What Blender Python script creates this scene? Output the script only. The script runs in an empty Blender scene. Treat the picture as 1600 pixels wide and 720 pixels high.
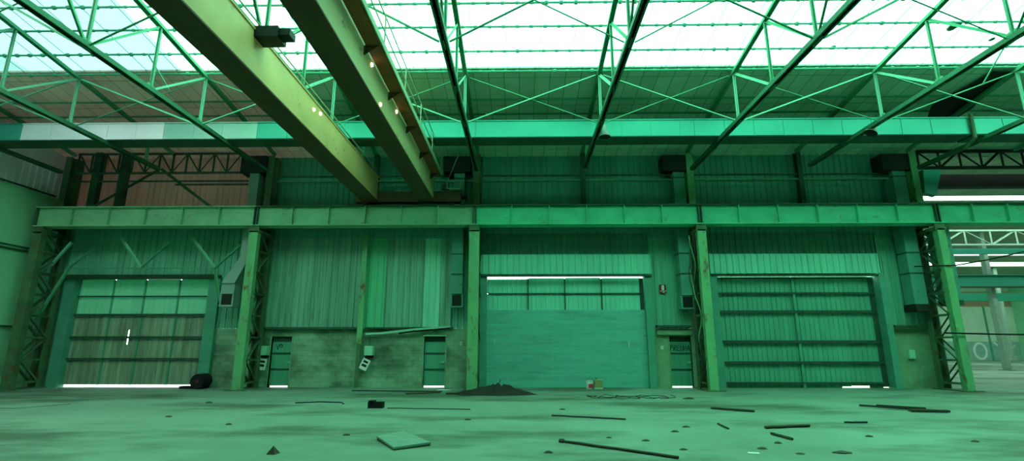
import bpy, math, random
from mathutils import Vector, noise as mnoise
random.seed(7)
C = bpy.context.scene.collection
WL = {}          # world location of every root / part
ORD = ['first','second','third','fourth','fifth','sixth','seventh','eighth','ninth','tenth','eleventh']

# ------------------------------------------------------------------ mesh helper
class MB:
    def __init__(s): s.v=[]; s.f=[]
    def add(s, vs, fs):
        n=len(s.v); s.v+= [tuple(p) for p in vs]; s.f+= [tuple(i+n for i in f) for f in fs]; return s
    def box(s,x0,x1,y0,y1,z0,z1):
        return s.add([(x0,y0,z0),(x1,y0,z0),(x1,y1,z0),(x0,y1,z0),(x0,y0,z1),(x1,y0,z1),(x1,y1,z1),(x0,y1,z1)],
            [(0,3,2,1),(4,5,6,7),(0,1,5,4),(1,2,6,5),(2,3,7,6),(3,0,4,7)])
    def bar(s,p,q,w,h=None,up=(0,0,1)):
        h=h or w; p=Vector(p); q=Vector(q); d=(q-p).normalized(); u=Vector(up)
        if abs(d.dot(u))>.98: u=Vector((0,1,0))
        a=d.cross(u).normalized(); b=a.cross(d).normalized()
        vs=[]
        for c in (p,q):
            for i,j in ((-1,-1),(1,-1),(1,1),(-1,1)): vs.append(c+a*i*w/2+b*j*h/2)
        return s.add(vs,[(3,2,1,0),(4,5,6,7),(0,1,5,4),(1,2,6,5),(2,3,7,6),(3,0,4,7)])
    def angle(s,p,q,w,t=.012,up=(0,0,1),flip=1):          # rolled steel angle section
        p=Vector(p); q=Vector(q); d=(q-p).normalized(); u=Vector(up)
        if abs(d.dot(u))>.98: u=Vector((0,1,0))
        a=d.cross(u).normalized()*flip; b=u-d*u.dot(d); b.normalize()
        sec=[(0,0),(w,0),(w,t),(t,t),(t,w),(0,w)]
        vs=[]
        for c in (p,q):
            for i,j in sec: vs.append(c+a*(i-w/3)+b*(j-w/3))
        n=6
        return s.add(vs,[tuple(range(n))[::-1],tuple(range(n,2*n))]+[(i,(i+1)%n,n+(i+1)%n,n+i) for i in range(n)])
    def tube(s,pts,r,n=8,r2=None,cap=True):
        pts=[Vector(p) for p in pts]; m=len(pts); vs=[]; fs=[]
        prev=None
        for k,p in enumerate(pts):
            d=(pts[min(k+1,m-1)]-pts[max(k-1,0)]).normalized()
            a=prev if prev is not None else (Vector((0,0,1)) if abs(d.z)<.9 else Vector((1,0,0)))
            a=(a-d*a.dot(d)).normalized(); prev=a; b=d.cross(a)
            rr=r if r2 is None else r+(r2-r)*k/(m-1)
            for i in range(n):
                t=2*math.pi*i/n; vs.append(p+a*math.cos(t)*rr+b*math.sin(t)*rr)
        for k in range(m-1):
            for i in range(n): fs.append((k*n+i,k*n+(i+1)%n,(k+1)*n+(i+1)%n,(k+1)*n+i))
        if cap: fs+= [tuple(range(n))[::-1], tuple(range((m-1)*n,m*n))]
        return s.add(vs,fs)
    def lathe(s,c,prof,n=20,axis=(0,0,1)):
        c=Vector(c); d=Vector(axis).normalized(); a=Vector((1,0,0)) if abs(d.x)<.9 else Vector((0,1,0)); a=(a-d*a.dot(d)).normalized(); b=d.cross(a)
        vs=[];fs=[];m=len(prof)
        for r,z in prof:
            for i in range(n):
                t=2*math.pi*i/n; vs.append(c+d*z+a*math.cos(t)*r+b*math.sin(t)*r)
        for k in range(m-1):
            for i in range(n): fs.append((k*n+i,k*n+(i+1)%n,(k+1)*n+(i+1)%n,(k+1)*n+i))
        return s.add(vs,fs)
    def prism(s,pts,ext):
        n=len(pts); e=Vector(ext); vs=[Vector(p) for p in pts]+[Vector(p)+e for p in pts]
        return s.add(vs,[tuple(range(n))[::-1],tuple(range(n,2*n))]+[(i,(i+1)%n,n+(i+1)%n,n+i) for i in range(n)])
    def corr(s,x0,x1,z0,z1,y,pitch=.26,dep=.04,zt=None):   # trapezoidal sheet in the x-z plane, ribs upright
        xs=[];x=x0;k=0
        while x<x1-1e-4:
            xs+= [(x,y),(min(x+pitch*.62,x1),y),(min(x+pitch*.7,x1),y-dep),(min(x+pitch*.92,x1),y-dep)]; x+=pitch
        xs.append((x1,y)); n=len(xs)
        vs=[(a,b,z0) for a,b in xs]+[(a,b,z1) for a,b in xs]+[(a,b+.012,z0) for a,b in xs]+[(a,b+.012,z1) for a,b in xs]
        fs=[(i,i+1,n+i+1,n+i) for i in range(n-1)]+[(2*n+i+1,2*n+i,3*n+i,3*n+i+1) for i in range(n-1)]
        fs+= [(2*n+i,2*n+i+1,i+1,i) for i in range(n-1)]+[(n+i,n+i+1,3*n+i+1,3*n+i) for i in range(n-1)]
        return s.add(vs,fs)
    def corrx(s,x,y0,y1,z0,z1,pitch=.26,dep=.04):           # same sheet on a wall facing +x
        t=MB().corr(y0,y1,z0,z1,0,pitch,dep); return s.add([(x-b,a,c) for a,b,c in t.v],[f[::-1] for f in t.f])
    def build(s,name,mat,parent=None,smooth=False,loc=None):
        me=bpy.data.meshes.new(name); o=bpy.data.objects.new(name,me); C.objects.link(o)
        base=WL[parent] if parent else Vector(loc if loc is not None else (0,0,0))
        me.from_pydata([tuple(Vector(p)-base) for p in s.v],[],s.f); me.update()
        me.materials.append(mat)
        if smooth: me.polygons.foreach_set('use_smooth',[True]*len(me.polygons))
        if parent: o.parent=parent
        else: o.location=base
        WL[o]=base
        return o
def ctr(mb):
    xs,ys,zs=zip(*mb.v); return ((min(xs)+max(xs))/2,(min(ys)+max(ys))/2,min(zs))
def thing(name,label,cat,loc,group=None):
    o=bpy.data.objects.new(name,None); C.objects.link(o); o.location=loc; WL[o]=Vector(loc); o.empty_display_size=.2
    o['label']=label; o['category']=cat
    if group: o['group']=group
    return o
def solo(name,mb,mat,label,cat,group=None,smooth=False):
    o=mb.build(name,mat,None,smooth,ctr(mb)); o['label']=label; o['category']=cat
    if group: o['group']=group
    return o
def struct(name,mb,mat,label=None,parent=None):
    o=mb.build(name,mat,parent)
    if parent is None:
        o['kind']='structure'
        if label: o['label']=label
    return o
def sroot(name,label,loc):
    o=bpy.data.objects.new(name,None); C.objects.link(o); o.location=loc; WL[o]=Vector(loc); o['kind']='structure'; o['label']=label
    return o

# ------------------------------------------------------------------ materials
def nodes(m):
    m.use_nodes=True; nt=m.node_tree; nt.nodes.clear(); return nt
def N(nt,t,**k):
    n=nt.nodes.new(t)
    for a,b in k.items():
        if a in n.inputs: n.inputs[a].default_value=b
        else: setattr(n,a,b)
    return n
def mapped(nt,scale):
    g=N(nt,'ShaderNodeNewGeometry'); m=N(nt,'ShaderNodeMapping'); m.inputs['Scale'].default_value=scale
    nt.links.new(g.outputs['Position'],m.inputs['Vector']); return m.outputs[0]
def ramp(nt,fac,a,b,ca=(0,0,0,1),cb=(1,1,1,1)):
    r=N(nt,'ShaderNodeValToRGB'); e=r.color_ramp.elements; e[0].position=a; e[1].position=b; e[0].color=ca; e[1].color=cb
    nt.links.new(fac,r.inputs[0]); return r.outputs[0]
def mix(nt,fac,a,b,blend='MIX'):
    m=N(nt,'ShaderNodeMix',data_type='RGBA',blend_type=blend)
    for s,x in ((0,fac),(6,a),(7,b)):
        if isinstance(x,(int,float)): m.inputs[s].default_value=x
        elif isinstance(x,tuple): m.inputs[s].default_value=(*x[:3],1)
        else: nt.links.new(x,m.inputs[s])
    return m.outputs[2]
def noise(nt,vec,scale,detail=6,rough=.6):
    n=N(nt,'ShaderNodeTexNoise'); n.inputs['Scale'].default_value=scale; n.inputs['Detail'].default_value=detail; n.inputs['Roughness'].default_value=rough
    nt.links.new(vec,n.inputs['Vector']); return n.outputs['Fac']
def finish(nt,col,rough,metal=0,bump=None,bs=.2,transl=None):
    p=N(nt,'ShaderNodeBsdfPrincipled'); p.inputs['Roughness'].default_value=rough; p.inputs['Metallic'].default_value=metal
    p.inputs['Specular IOR Level'].default_value=.3
    if isinstance(col,tuple): p.inputs['Base Color'].default_value=(*col,1)
    else: nt.links.new(col,p.inputs['Base Color'])
    if bump is not None:
        b=N(nt,'ShaderNodeBump'); b.inputs['Strength'].default_value=bs; b.inputs['Distance'].default_value=.02
        nt.links.new(bump,b.inputs['Height']); nt.links.new(b.outputs[0],p.inputs['Normal'])
    out=N(nt,'ShaderNodeOutputMaterial'); sh=p.outputs[0]
    if transl:
        t=N(nt,'ShaderNodeBsdfTranslucent'); t.inputs['Color'].default_value=(*transl[0],1)
        m=N(nt,'ShaderNodeMixShader'); m.inputs[0].default_value=transl[1]
        nt.links.new(sh,m.inputs[1]); nt.links.new(t.outputs[0],m.inputs[2]); sh=m.outputs[0]
    nt.links.new(sh,out.inputs['Surface'])
RUST=(.16,.05,.02)
def paint(name,col,dirt=(.03,.05,.035),amt=.5,rust=.0,scale=(1,1,1),s=1.3,rough=.65,patch=0,metal=0,transl=None,rustcol=RUST):
    m=bpy.data.materials.new(name); nt=nodes(m)
    v=mapped(nt,scale); n1=noise(nt,v,s,8,.65)
    c=mix(nt,ramp(nt,n1,.35,.75,(0,0,0,1),(amt,amt,amt,1)),col,dirt)
    if patch:                              # sheet-to-sheet differences along x
        g=N(nt,'ShaderNodeNewGeometry'); sp=N(nt,'ShaderNodeSeparateXYZ'); nt.links.new(g.outputs['Position'],sp.inputs[0])
        d=N(nt,'ShaderNodeMath',operation='DIVIDE'); d.inputs[1].default_value=1.04; nt.links.new(sp.outputs[0],d.inputs[0])
        f=N(nt,'ShaderNodeMath',operation='FLOOR'); nt.links.new(d.outputs[0],f.inputs[0])
        w=N(nt,'ShaderNodeTexWhiteNoise',noise_dimensions='1D'); nt.links.new(f.outputs[0],w.inputs['W'])
        c=mix(nt,ramp(nt,w.outputs[0],0,1,(0,0,0,1),(patch,)*3+(1,)),c,tuple(x*.45 for x in col))
    if rust:
        n2=noise(nt,v,s*2.3,10,.75)
        c=mix(nt,ramp(nt,n2,.62-rust*.3,.72-rust*.2),c,rustcol)
    finish(nt,c,rough,metal,n1,.08,transl); return m
def streaky(name,col,dark,amt=.7,patch=.4,rust=.15,transl=None):
    m=bpy.data.materials.new(name); nt=nodes(m)
    v=mapped(nt,(3.2,1,.16)); n1=noise(nt,v,1.6,7,.7); c=mix(nt,ramp(nt,n1,.4,.72,(0,0,0,1),(amt,)*3+(1,)),col,dark)
    g=N(nt,'ShaderNodeNewGeometry'); sp=N(nt,'ShaderNodeSeparateXYZ'); nt.links.new(g.outputs['Position'],sp.inputs[0])
    d=N(nt,'ShaderNodeMath',operation='DIVIDE'); d.inputs[1].default_value=1.04; nt.links.new(sp.outputs[0],d.inputs[0])
    f=N(nt,'ShaderNodeMath',operation='FLOOR'); nt.links.new(d.outputs[0],f.inputs[0])
    w=N(nt,'ShaderNodeTexWhiteNoise',noise_dimensions='1D'); nt.links.new(f.outputs[0],w.inputs['W'])
    c=mix(nt,ramp(nt,w.outputs[0],0,1,(0,0,0,1),(patch,)*3+(1,)),c,tuple(x*.5 for x in col))
    if rust:
        v2=mapped(nt,(5,1,.3)); n2=noise(nt,v2,2.1,9,.75); c=mix(nt,ramp(nt,n2,.66-rust*.3,.76-rust*.2,(0,0,0,1),(.75,.75,.75,1)),c,(.13,.055,.03))
    finish(nt,c,.6,0,n1,.05,transl); return m
def masonry(name,col,mort,bw=.42,bh=.21,dirt=(.02,.03,.02)):
    m=bpy.data.materials.new(name); nt=nodes(m)
    g=N(nt,'ShaderNodeNewGeometry'); sp=N(nt,'ShaderNodeSeparateXYZ'); nt.links.new(g.outputs['Position'],sp.inputs[0])
    cb=N(nt,'ShaderNodeCombineXYZ'); nt.links.new(sp.outputs[0],cb.inputs[0]); nt.links.new(sp.outputs[2],cb.inputs[1])
    b=N(nt,'ShaderNodeTexBrick'); nt.links.new(cb.outputs[0],b.inputs['Vector'])
    for k,x in (('Scale',1),('Brick Width',bw),('Row Height',bh),('Mortar Size',.008),('Mortar Smooth',.4)): b.inputs[k].default_value=x
    b.inputs['Color1'].default_value=(*col,1); b.inputs['Color2'].default_value=(*[x*.82 for x in col],1); b.inputs['Mortar'].default_value=(*mort,1)
    v=mapped(nt,(.55,1,.9)); n1=noise(nt,v,1.1,8,.62)
    c=mix(nt,ramp(nt,n1,.42,.66,(0,0,0,1),(.75,)*3+(1,)),b.outputs['Color'],dirt)
    finish(nt,c,.85,0,b.outputs['Fac'],-.25); return m
def concrete():
    m=bpy.data.materials.new('concrete floor'); nt=nodes(m)
    v=mapped(nt,(1,1,1)); vx=mapped(nt,(.45,1.1,1))
    base=mix(nt,ramp(nt,noise(nt,v,.35,9,.6),.35,.7),(.20,.33,.245),(.14,.235,.17))
    st=ramp(nt,noise(nt,vx,.34,8,.6),.49,.60,(0,0,0,1),(.88,)*3+(1,)); c=mix(nt,st,base,(.06,.105,.062))
    sp=ramp(nt,noise(nt,v,3.2,10,.8),.66,.74,(0,0,0,1),(.5,)*3+(1,)); c=mix(nt,sp,c,(.05,.06,.045))
    lt=ramp(nt,noise(nt,mapped(nt,(.4,2.0,1)),.9,10,.75),.54,.68,(0,0,0,1),(.6,)*3+(1,)); c=mix(nt,lt,c,(.25,.36,.28))
    # slab joints
    br=N(nt,'ShaderNodeTexBrick'); nt.links.new(v,br.inputs['Vector']); br.offset=0
    for k,x in (('Scale',1),('Brick Width',4.6),('Row Height',5.2),('Mortar Size',.012),('Mortar Smooth',.6)): br.inputs[k].default_value=x
    c=mix(nt,ramp(nt,br.outputs['Fac'],0,1,(0,0,0,1),(.07,)*3+(1,)),c,(.06,.07,.055))
    finish(nt,c,.72,0,noise(nt,v,6,8,.7),.12); return m
def roofmat(name,col,transl=None):
    m=bpy.data.materials.new(name); nt=nodes(m); v=mapped(nt,(1,1,1))
    br=N(nt,'ShaderNodeTexBrick'); nt.links.new(v,br.inputs['Vector']); br.offset=0
    for k,x in (('Scale',1),('Brick Width',.535),('Row Height',1.62),('Mortar Size',.014),('Mortar Smooth',.3)): br.inputs[k].default_value=x
    br.inputs['Color1'].default_value=(*col,1); br.inputs['Color2'].default_value=(*[x*.85 for x in col],1); br.inputs['Mortar'].default_value=(*[x*.25 for x in col],1)
    c=mix(nt,ramp(nt,noise(nt,v,.7,8,.7),.45,.75,(0,0,0,1),(.55,)*3+(1,)),br.outputs['Color'],tuple(x*.5 for x in col))
    finish(nt,c,.8,0,br.outputs['Fac'],-.2,transl); return m
def pane(name,col,dirt=.12,dk=(.1,.2,.15)):
    m=bpy.data.materials.new(name); nt=nodes(m)
    v=mapped(nt,(2.4,.5,1)); n=noise(nt,v,.9,8,.75)
    t=N(nt,'ShaderNodeBsdfTransparent'); nt.links.new(mix(nt,ramp(nt,n,.5,.85,(0,0,0,1),(.35,)*3+(1,)),col,tuple(x*.6 for x in col)),t.inputs['Color'])
    d=N(nt,'ShaderNodeBsdfTranslucent'); d.inputs['Color'].default_value=(*col,1)
    mx=N(nt,'ShaderNodeMixShader'); mx.inputs[0].default_value=dirt
    out=N(nt,'ShaderNodeOutputMaterial'); nt.links.new(t.outputs[0],mx.inputs[1]); nt.links.new(d.outputs[0],mx.inputs[2]); nt.links.new(mx.outputs[0],out.inputs[0]); return m
def glow(name,col,s):
    m=bpy.data.materials.new(name); nt=nodes(m); e=N(nt,'ShaderNodeEmission'); e.inputs[0].default_value=(*col,1); e.inputs[1].default_value=s
    o=N(nt,'ShaderNodeOutputMaterial'); nt.links.new(e.outputs[0],o.inputs[0]); return m

M_floor=concrete()
M_ground=paint('pale outdoor concrete',(.72,.66,.62),(.5,.47,.45),.4)
M_sheet=streaky('green wall sheeting',(.17,.54,.37),(.07,.22,.15),.6,.35,.05)
M_sheet2=streaky('streaked green wall sheeting',(.27,.60,.45),(.05,.13,.085),.9,.55,.25)
M_shade=streaky('shaded green sheet',(.09,.30,.20),(.04,.13,.09),.5,.3,.05)  # darker copy of the wall sheet, crane beam shade put into its colour
M_grn=streaky('bright green sheet',(.15,.62,.35),(.06,.25,.14),.5,.1,.05)
M_mnt=streaky('pale mint sheet',(.34,.82,.62),(.14,.4,.3),.6,.1,.05)
M_fas=streaky('bright fascia sheet',(.22,.68,.50),(.1,.36,.26),.4,.2,0)
M_pink=streaky('faded pink sheeting',(.80,.56,.52),(.42,.29,.26),.6,.3,.2,((.85,.62,.57),.085))
M_upper=streaky('upper green wall sheeting',(.13,.48,.35),(.05,.18,.13),.5,.3,.05)
M_block=masonry('green stained block masonry',(.29,.50,.33),(.17,.29,.19))
M_block2=paint('pale green render',(.26,.46,.26),(.09,.16,.09),.8,.05,(1,1,.8),.9,.85)
M_left=paint('bright green side wall',(.30,.76,.46),(.18,.5,.29),.5,0,(1,.6,.5),.8)
M_blue=streaky('pale blue sheeting',(.85,.85,.95),(.5,.54,.62),.5,.3,0)
M_run=paint('runway green paint',(.10,.62,.36),(.04,.24,.13),.55,.08,(1,1,1.5),.9)
M_runL=paint('runway pale green paint',(.27,.58,.34),(.09,.24,.13),.55,.1,(1,1,1.5),.9)
M_dark=paint('dark green steel',(.035,.12,.07),(.012,.03,.02),.6,.12)
M_col=paint('column green paint',(.17,.48,.22),(.05,.14,.07),.5,.25,(1,1,.5),1.2)
M_colr=paint('column lacing rusty green',(.09,.20,.10),(.025,.04,.025),.7,.3)
M_eave=paint('mint beam panel',(.065,.40,.30),(.05,.30,.22),.4,.0,(1,1,.6),.9,.45,metal=.75)
M_eaveL=paint('whitish beam panel',(.9,.88,.88),(.7,.72,.7),.45,.0,(1,1,.6),.9,.45,metal=.6)
M_eaveM=paint('pale mint beam panel',(.34,.60,.48),(.26,.46,.36),.4,.0,(1,1,.6),.9,.45,metal=.7)
M_truss=paint('truss green paint',(.10,.40,.22),(.03,.13,.07),.5,.05)
M_chord=paint('truss dark chord paint',(.045,.20,.11),(.02,.06,.035),.6,.1)
M_trussb=paint('truss bright or lit green paint',(.20,.54,.36),(.1,.3,.2),.4,.03)
M_roofR=roofmat('grey green roof lining',(.56,.66,.54),((.24,.75,.45),.085)); M_roofL=roofmat('beige roof lining',(.88,.72,.64),((.85,.74,.66),.085))
M_pane=pane('green skylight sheet',(.37,1,.69)); M_paneL=pane('bluish skylight sheet',(.135,.30,.262))
M_bar=paint('skylight seam steel',(.10,.42,.27),amt=.3)
M_crane=paint('crane yellow paint',(.74,.5,.22),(.36,.3,.13),.6,.06,(1,1,1),.8,.55)
M_cranE=paint('crane pale green yellow paint',(.56,.50,.24),(.34,.34,.18),.6,.06,(1,1,1),.8,.55)
M_cbr=paint('crane brown steel',(.11,.06,.025),(.05,.03,.02),.5,.2)
M_rust=paint('rusted orange walkway',(.34,.11,.035),(.10,.04,.02),.8,.2)
M_rail=paint('handrail pale steel',(.35,.5,.3),amt=.3)
M_door=streaky('door green sheet',(.12,.45,.30),(.05,.19,.13),.5,.3,0,((.2,.8,.5),.06))
M_plank=None
M_doorst=streaky('stained rusty door sheet',(.32,.46,.33),(.07,.07,.045),.95,.5,.3)
M_trans=streaky('mint door light panel',(.30,.62,.46),(.2,.46,.34),.4,.2,0,((.25,.8,.55),.17))
M_frame=paint('teal door jamb',(.09,.36,.25),(.04,.16,.11),.5,.03)
M_rail2=paint('dark door rail',(.03,.09,.055),(.015,.03,.02),.5,.1)
M_black=paint('black rubber',(.008,.008,.008),(.015,.012,.01),.4,0,rough=.8)
M_pipe=paint('green pipe',(.16,.42,.26),amt=.4,rust=.1)
M_duct=paint('teal duct sheet',(.10,.36,.26),(.05,.18,.13),.5,.03)
M_ductg=paint('grey duct sheet',(.28,.42,.34),(.12,.2,.16),.5,.05)
M_void=paint('dark duct interior',(.008,.014,.01),amt=.2)
M_white=paint('white paper',(.75,.82,.76),(.5,.6,.52),.3)
M_ink=paint('dark ink',(.012,.03,.02),amt=.1)
M_red=paint('red print',(.75,.05,.07),(.5,.04,.04),.3)
M_redd=paint('dark red sign',(.22,.03,.02),(.1,.02,.015),.3)
M_mint=paint('mint box paint',(.32,.68,.48),(.2,.45,.3),.4)
M_wood=paint('weathered plank',(.21,.36,.28),(.1,.15,.1),.6,0,(1,5,1))
M_wdark=paint('dark wet timber',(.05,.06,.035),(.02,.02,.015),.5)
M_rubble=paint('dark rubble',(.02,.024,.014),(.008,.009,.006),.6)
M_ydk=paint('olive can',(.35,.33,.12),(.15,.15,.07),.5)
def planks():
    m=bpy.data.materials.new('horizontal door planks'); nt=nodes(m)
    g=N(nt,'ShaderNodeNewGeometry'); sp=N(nt,'ShaderNodeSeparateXYZ'); nt.links.new(g.outputs['Position'],sp.inputs[0])
    cb=N(nt,'ShaderNodeCombineXYZ'); nt.links.new(sp.outputs[0],cb.inputs[0]); nt.links.new(sp.outputs[2],cb.inputs[1])
    b=N(nt,'ShaderNodeTexBrick'); nt.links.new(cb.outputs[0],b.inputs['Vector']); b.offset=.37
    for k,x in (('Scale',1),('Brick Width',1.35),('Row Height',.142),('Mortar Size',.008),('Mortar Smooth',.3),('Bias',-.2)): b.inputs[k].default_value=x
    b.inputs['Color1'].default_value=(.13,.50,.39,1); b.inputs['Color2'].default_value=(.105,.40,.31,1); b.inputs['Mortar'].default_value=(.26,.58,.44,1)
    c=mix(nt,ramp(nt,noise(nt,mapped(nt,(.6,1,3)),1.2,8,.7),.5,.75,(0,0,0,1),(.6,)*3+(1,)),b.outputs['Color'],(.045,.15,.11))
    finish(nt,c,.6); return m
M_plank=planks()

# ------------------------------------------------------------------ layout constants (metres; x along the wall, y depth, z up)
COL=[-19.67,-10.78,-1.84,7.25,16.69]
TR=[-19.67,-15.22,-10.78,-6.31,-1.84,2.71,7.25,11.97,16.69,21.3]
XL=-20.5; YW=21.6; YC=20.0
def roofz(y): return 10.85-.15*(y-15.7) if y>3 else 12.755-.15*(3-y)

# ------------------------------------------------------------------ setting
f=MB().box(XL-.3,62,-15,YW+.35,-.3,0).box(17.1,62,YW+.35,72,-.3,0)
struct('floor',f,M_floor,'stained bare concrete factory floor')
g=MB().box(-40,16.8,YW+.36,60,-.3,-.01); struct('ground',g,M_ground,'pale paved yard outside the doors')
def slope(mb,x0,x1,y0,y1,dz=0,t=.06):
    a,b=roofz(y0)+dz,roofz(y1)+dz
    return mb.add([(x0,y0,a),(x1,y0,a),(x1,y1,b),(x0,y1,b),(x0,y0,a+t),(x1,y0,a+t),(x1,y1,b+t),(x0,y1,b+t)],
        [(0,3,2,1),(4,5,6,7),(0,1,5,4),(1,2,6,5),(2,3,7,6),(3,0,4,7)])
XS=-11.6
struct('ceiling',slope(slope(slope(MB(),-8.6,28,15.7,YW+.35),-8.6,28,3,7.5),-8.6,28,-15,3),M_roofR,'grey green roof lining below the skylight')
struct('ceiling',slope(slope(slope(MB(),XL-.3,-8.6,15.7,YW+.35),XL-.3,-8.6,3,7.5),XL-.3,-8.6,-15,3),M_roofL,'beige roof lining in the corner by the side wall')
def skylight(name,x0,x1,mat,label,y0=7.5,y1=15.7):
    m=MB(); a,b=roofz(y0)+.03,roofz(y1)+.03
    m.add([(x0,y0,a),(x1,y0,a),(x1,y1,b),(x0,y1,b)],[(0,1,2,3)])
    w=struct(name,m,mat,label)
    x=x0+.5
    while x<x1:
        MB().bar((x,y0,roofz(y0)+.02),(x,y1,roofz(y1)+.02),.014,.014).build('glazing_bar',M_bar,w); x+=1.07
    return w
skylight('window_1',XS,28,M_pane,'long white skylight of translucent roof sheets')
skylight('window_2',XL-.3,XS,M_paneL,'bluish end of the skylight by the side wall',12.2)
skylight('window_6',XL-.3,XS,pane('added clear fill sheet',(.98,.95,1),.05),'unseen clear sheets added to the skylight for neutral light',7.5,12.2)  # added out of view to let neutral light into the corner
# side wall
sw=MB().box(XL-.2,XL,-15,YW+.35,0,8.0); struct('wall_left',sw,M_left,'bright green panelled side wall')
struct('wall_left',MB().corrx(XL+.03,5,YW,8.0,9.15,.3,.05).box(XL-.2,XL-.02,-15,YW+.35,8,12.9),M_blue,'pale blue sheeting strip high on the side wall')
for z,t in ((5.62,.05),(5.47,.08)):
    struct('trim_1',MB().box(XL-.01,XL+.06,6,YW-.3,z-t/2,z+t/2),M_dark,'dark rail along the side wall at beam height' if t<.06 else 'thicker dark rail under the thin one on the side wall')
struct('trim_2',MB().bar((XL+.08,5,8.06),(XL+.08,YW-.4,8.06),.07),M_dark,'dark rail below the pale blue sheeting')
struct('trim_3',MB().bar((XL+.06,5,2.42),(XL+.06,YW-.2,2.42),.08),M_dark,'low dark rail along the side wall')
struct('wall_front',MB().box(XL-.2,62,-15.2,-15,0,12.9),M_left,'green wall behind the viewer')
struct('wall_right',MB().box(62,62.2,-15,72,0,12.9),M_left,'far green end wall of the hall')

# wall facing the camera: block masonry below, sheets above, with the door openings left open
def wallpiece(mat,parts,label,kind='wall_back'):
    m=MB()
    for p in parts:
        if len(p)==4: m.corr(p[0],p[1],p[2],p[3],YW+(.06 if kind=='wall_up' else 0))
        else: m.box(p[0],p[1],YW,YW+.25,p[2],p[3])
    struct('wall_back' if kind=='wall_up' else kind,m,mat,label)
HB=2.37
wallpiece(M_block,[(-12.8,-10.35,0,HB,0),(-9.5,-3.98,0,HB,0),(-3.1,-1.84,0,HB,0),(-10.35,-9.5,2.05,HB,0),(-3.98,-3.1,2.05,HB,0),(-1.84,-1.78,0,HB,0)],'stained block wall around the two narrow doors','wall_masonry')
wallpiece(M_block2,[(5.5,6.12,0,HB,0),(7.0,8.0,0,HB,0),(6.12,7.0,2.05,HB,0)],'pale rendered wall around the graffitied door','wall_masonry')
wallpiece(M_block2,[(15.1,17.1,0,HB,0)],'stained rendered wall beside the open bay','wall_masonry')
wallpiece(M_block2,[(XL,-19.35,0,HB,0)],'pale rendered wall in the corner','wall_masonry')
wallpiece(M_sheet,[(XL,-19.35,HB,4.5),(XL,-10.9,4.5,7.7),(-12.9,-10.9,HB,4.5)],'dull green sheeting around the stained big door')
wallpiece(M_pink,[(XL,-11.2,7.5,10.0)],'faded pink sheeting above the crane beam','wall_up')
wallpiece(M_sheet2,[(-10.9,-6.6,HB,6.2),(-5.7,-4.1,HB,6.2),(-3.4,-2.87,HB,6.2)],'streaked green sheeting above the block wall')
wallpiece(M_grn,[(-6.6,-5.7,HB,6.2)],'bright green sheet next to the pale post')
wallpiece(M_mnt,[(-4.1,-3.4,HB,6.2)],'pale mint sheet above the plain narrow door')
wallpiece(M_sheet,[(-2.87,-1.78,HB,6.2),(5.5,8.0,HB,6.2),(-1.78,5.5,4.52,5.42),(8.0,15.1,4.52,5.42),(15.1,17.1,HB,6.2)],'green sheeting around the planked big door')
wallpiece(M_shade,[(-1.78,5.5,5.42,6.4),(8.0,15.1,5.42,6.4)],'sheeting band over the two big door fascias, darkened as beam shade')
wallpiece(M_upper,[(-11.2,17.1,6.0,10.0)],'green upper wall sheeting behind the crane beam','wall_up')
# wall of the neighbouring hall that starts at the open bay
struct('wall_side',MB().box(16.9,17.1,YW+.25,72,0,10.3),M_left,'side wall of the neighbouring hall')
for x0,x1,lab in ((-1.76,5.48,'ribbed sheet fascia over the planked big door'),(7.95,14.98,'ribbed sheet fascia over the ruled big door')):
    m=MB().corr(x0,x1,4.6,5.43,21.33,.26,.04).box(x0,x1,21.36,YW,5.38,5.44); struct('trim_4',m,M_fas,lab)
struct('trim_5',MB().box(-10.9,-6.7,21.4,YW,2.33,2.42).box(-6.45,-2.8,21.45,YW,2.36,2.42),M_dark,'dark ledge between block wall and streaked sheeting')
struct('trim_6',MB().box(5.6,7.0,21.3,YW,2.4,2.48),M_dark,'dark ledge over the graffitied door')
struct('trim_7',MB().box(15.2,17.0,21.3,YW,2.4,2.48),M_dark,'dark ledge over the rendered wall by the open bay')
struct('trim_8',MB().box(5.62,7.02,21.45,YW,2.1,2.3),M_block2,'rendered lintel band above the graffitied door')

# ------------------------------------------------------------------ big doors
def jamb(x0,x1,z1,root,y=21.4): MB().box(x0,x1,y,21.75,0,z1).build('jamb',M_frame,root)
d=sroot('door_1','stained big door with four mint light panels across the top',(-16.1,21.7,0))
jamb(-19.4,-18.92,4.5,d); jamb(-13.18,-12.72,4.5,d)
MB().box(-19.4,-12.8,21.2,21.8,4.46,4.6).build('header',M_rail2,d)
XD=[-18.92,-17.45,-16.08,-14.6,-13.2]
for i in range(4):
    for z0,z1 in ((3.74,4.452 if i==2 else 4.48),(2.97,3.7)):
        MB().corr(XD[i]+(.03 if i else -.08),XD[i+1]-(.03 if i<3 else -.08),z0,z1,21.72,.24,.012).build('light_panel',M_trans,d)
for i in range(4):
    for z0,z1 in ((2.04,2.9),(1.16,1.98),(.1,1.12)):
        a,b=XD[i],XD[i+1]
        if i==1 and 1.1<z0<2.1:
            MB().corr(a,-16.55,z0,z1,21.72,.24,.025).build('panel',M_doorst,d); a=-16.5
            MB().box(-16.57,-16.48,21.68,21.7,*((2.32,z1) if z0>2 else (z0,1.72))).build('cover_strip',M_doorst,d)
        MB().corr(a,b,z0,z1,21.72,.24,.025).build('panel',M_doorst,d)
for z,h in ((3.72,.05),(2.94,.09),(2.01,.09),(1.14,.06)): MB().box(-18.95,-13.18,21.6,21.7,z-h/2,z+h/2).build('rail',M_rail2,d)
for x in XD[1:4]: MB().box(x-.03,x+.03,21.66,21.72,.1,4.42).build('mullion',M_frame,d)
d=sroot('door_2','big door with horizontal planks below a ribbed band',(1.9,21.7,0))
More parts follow.
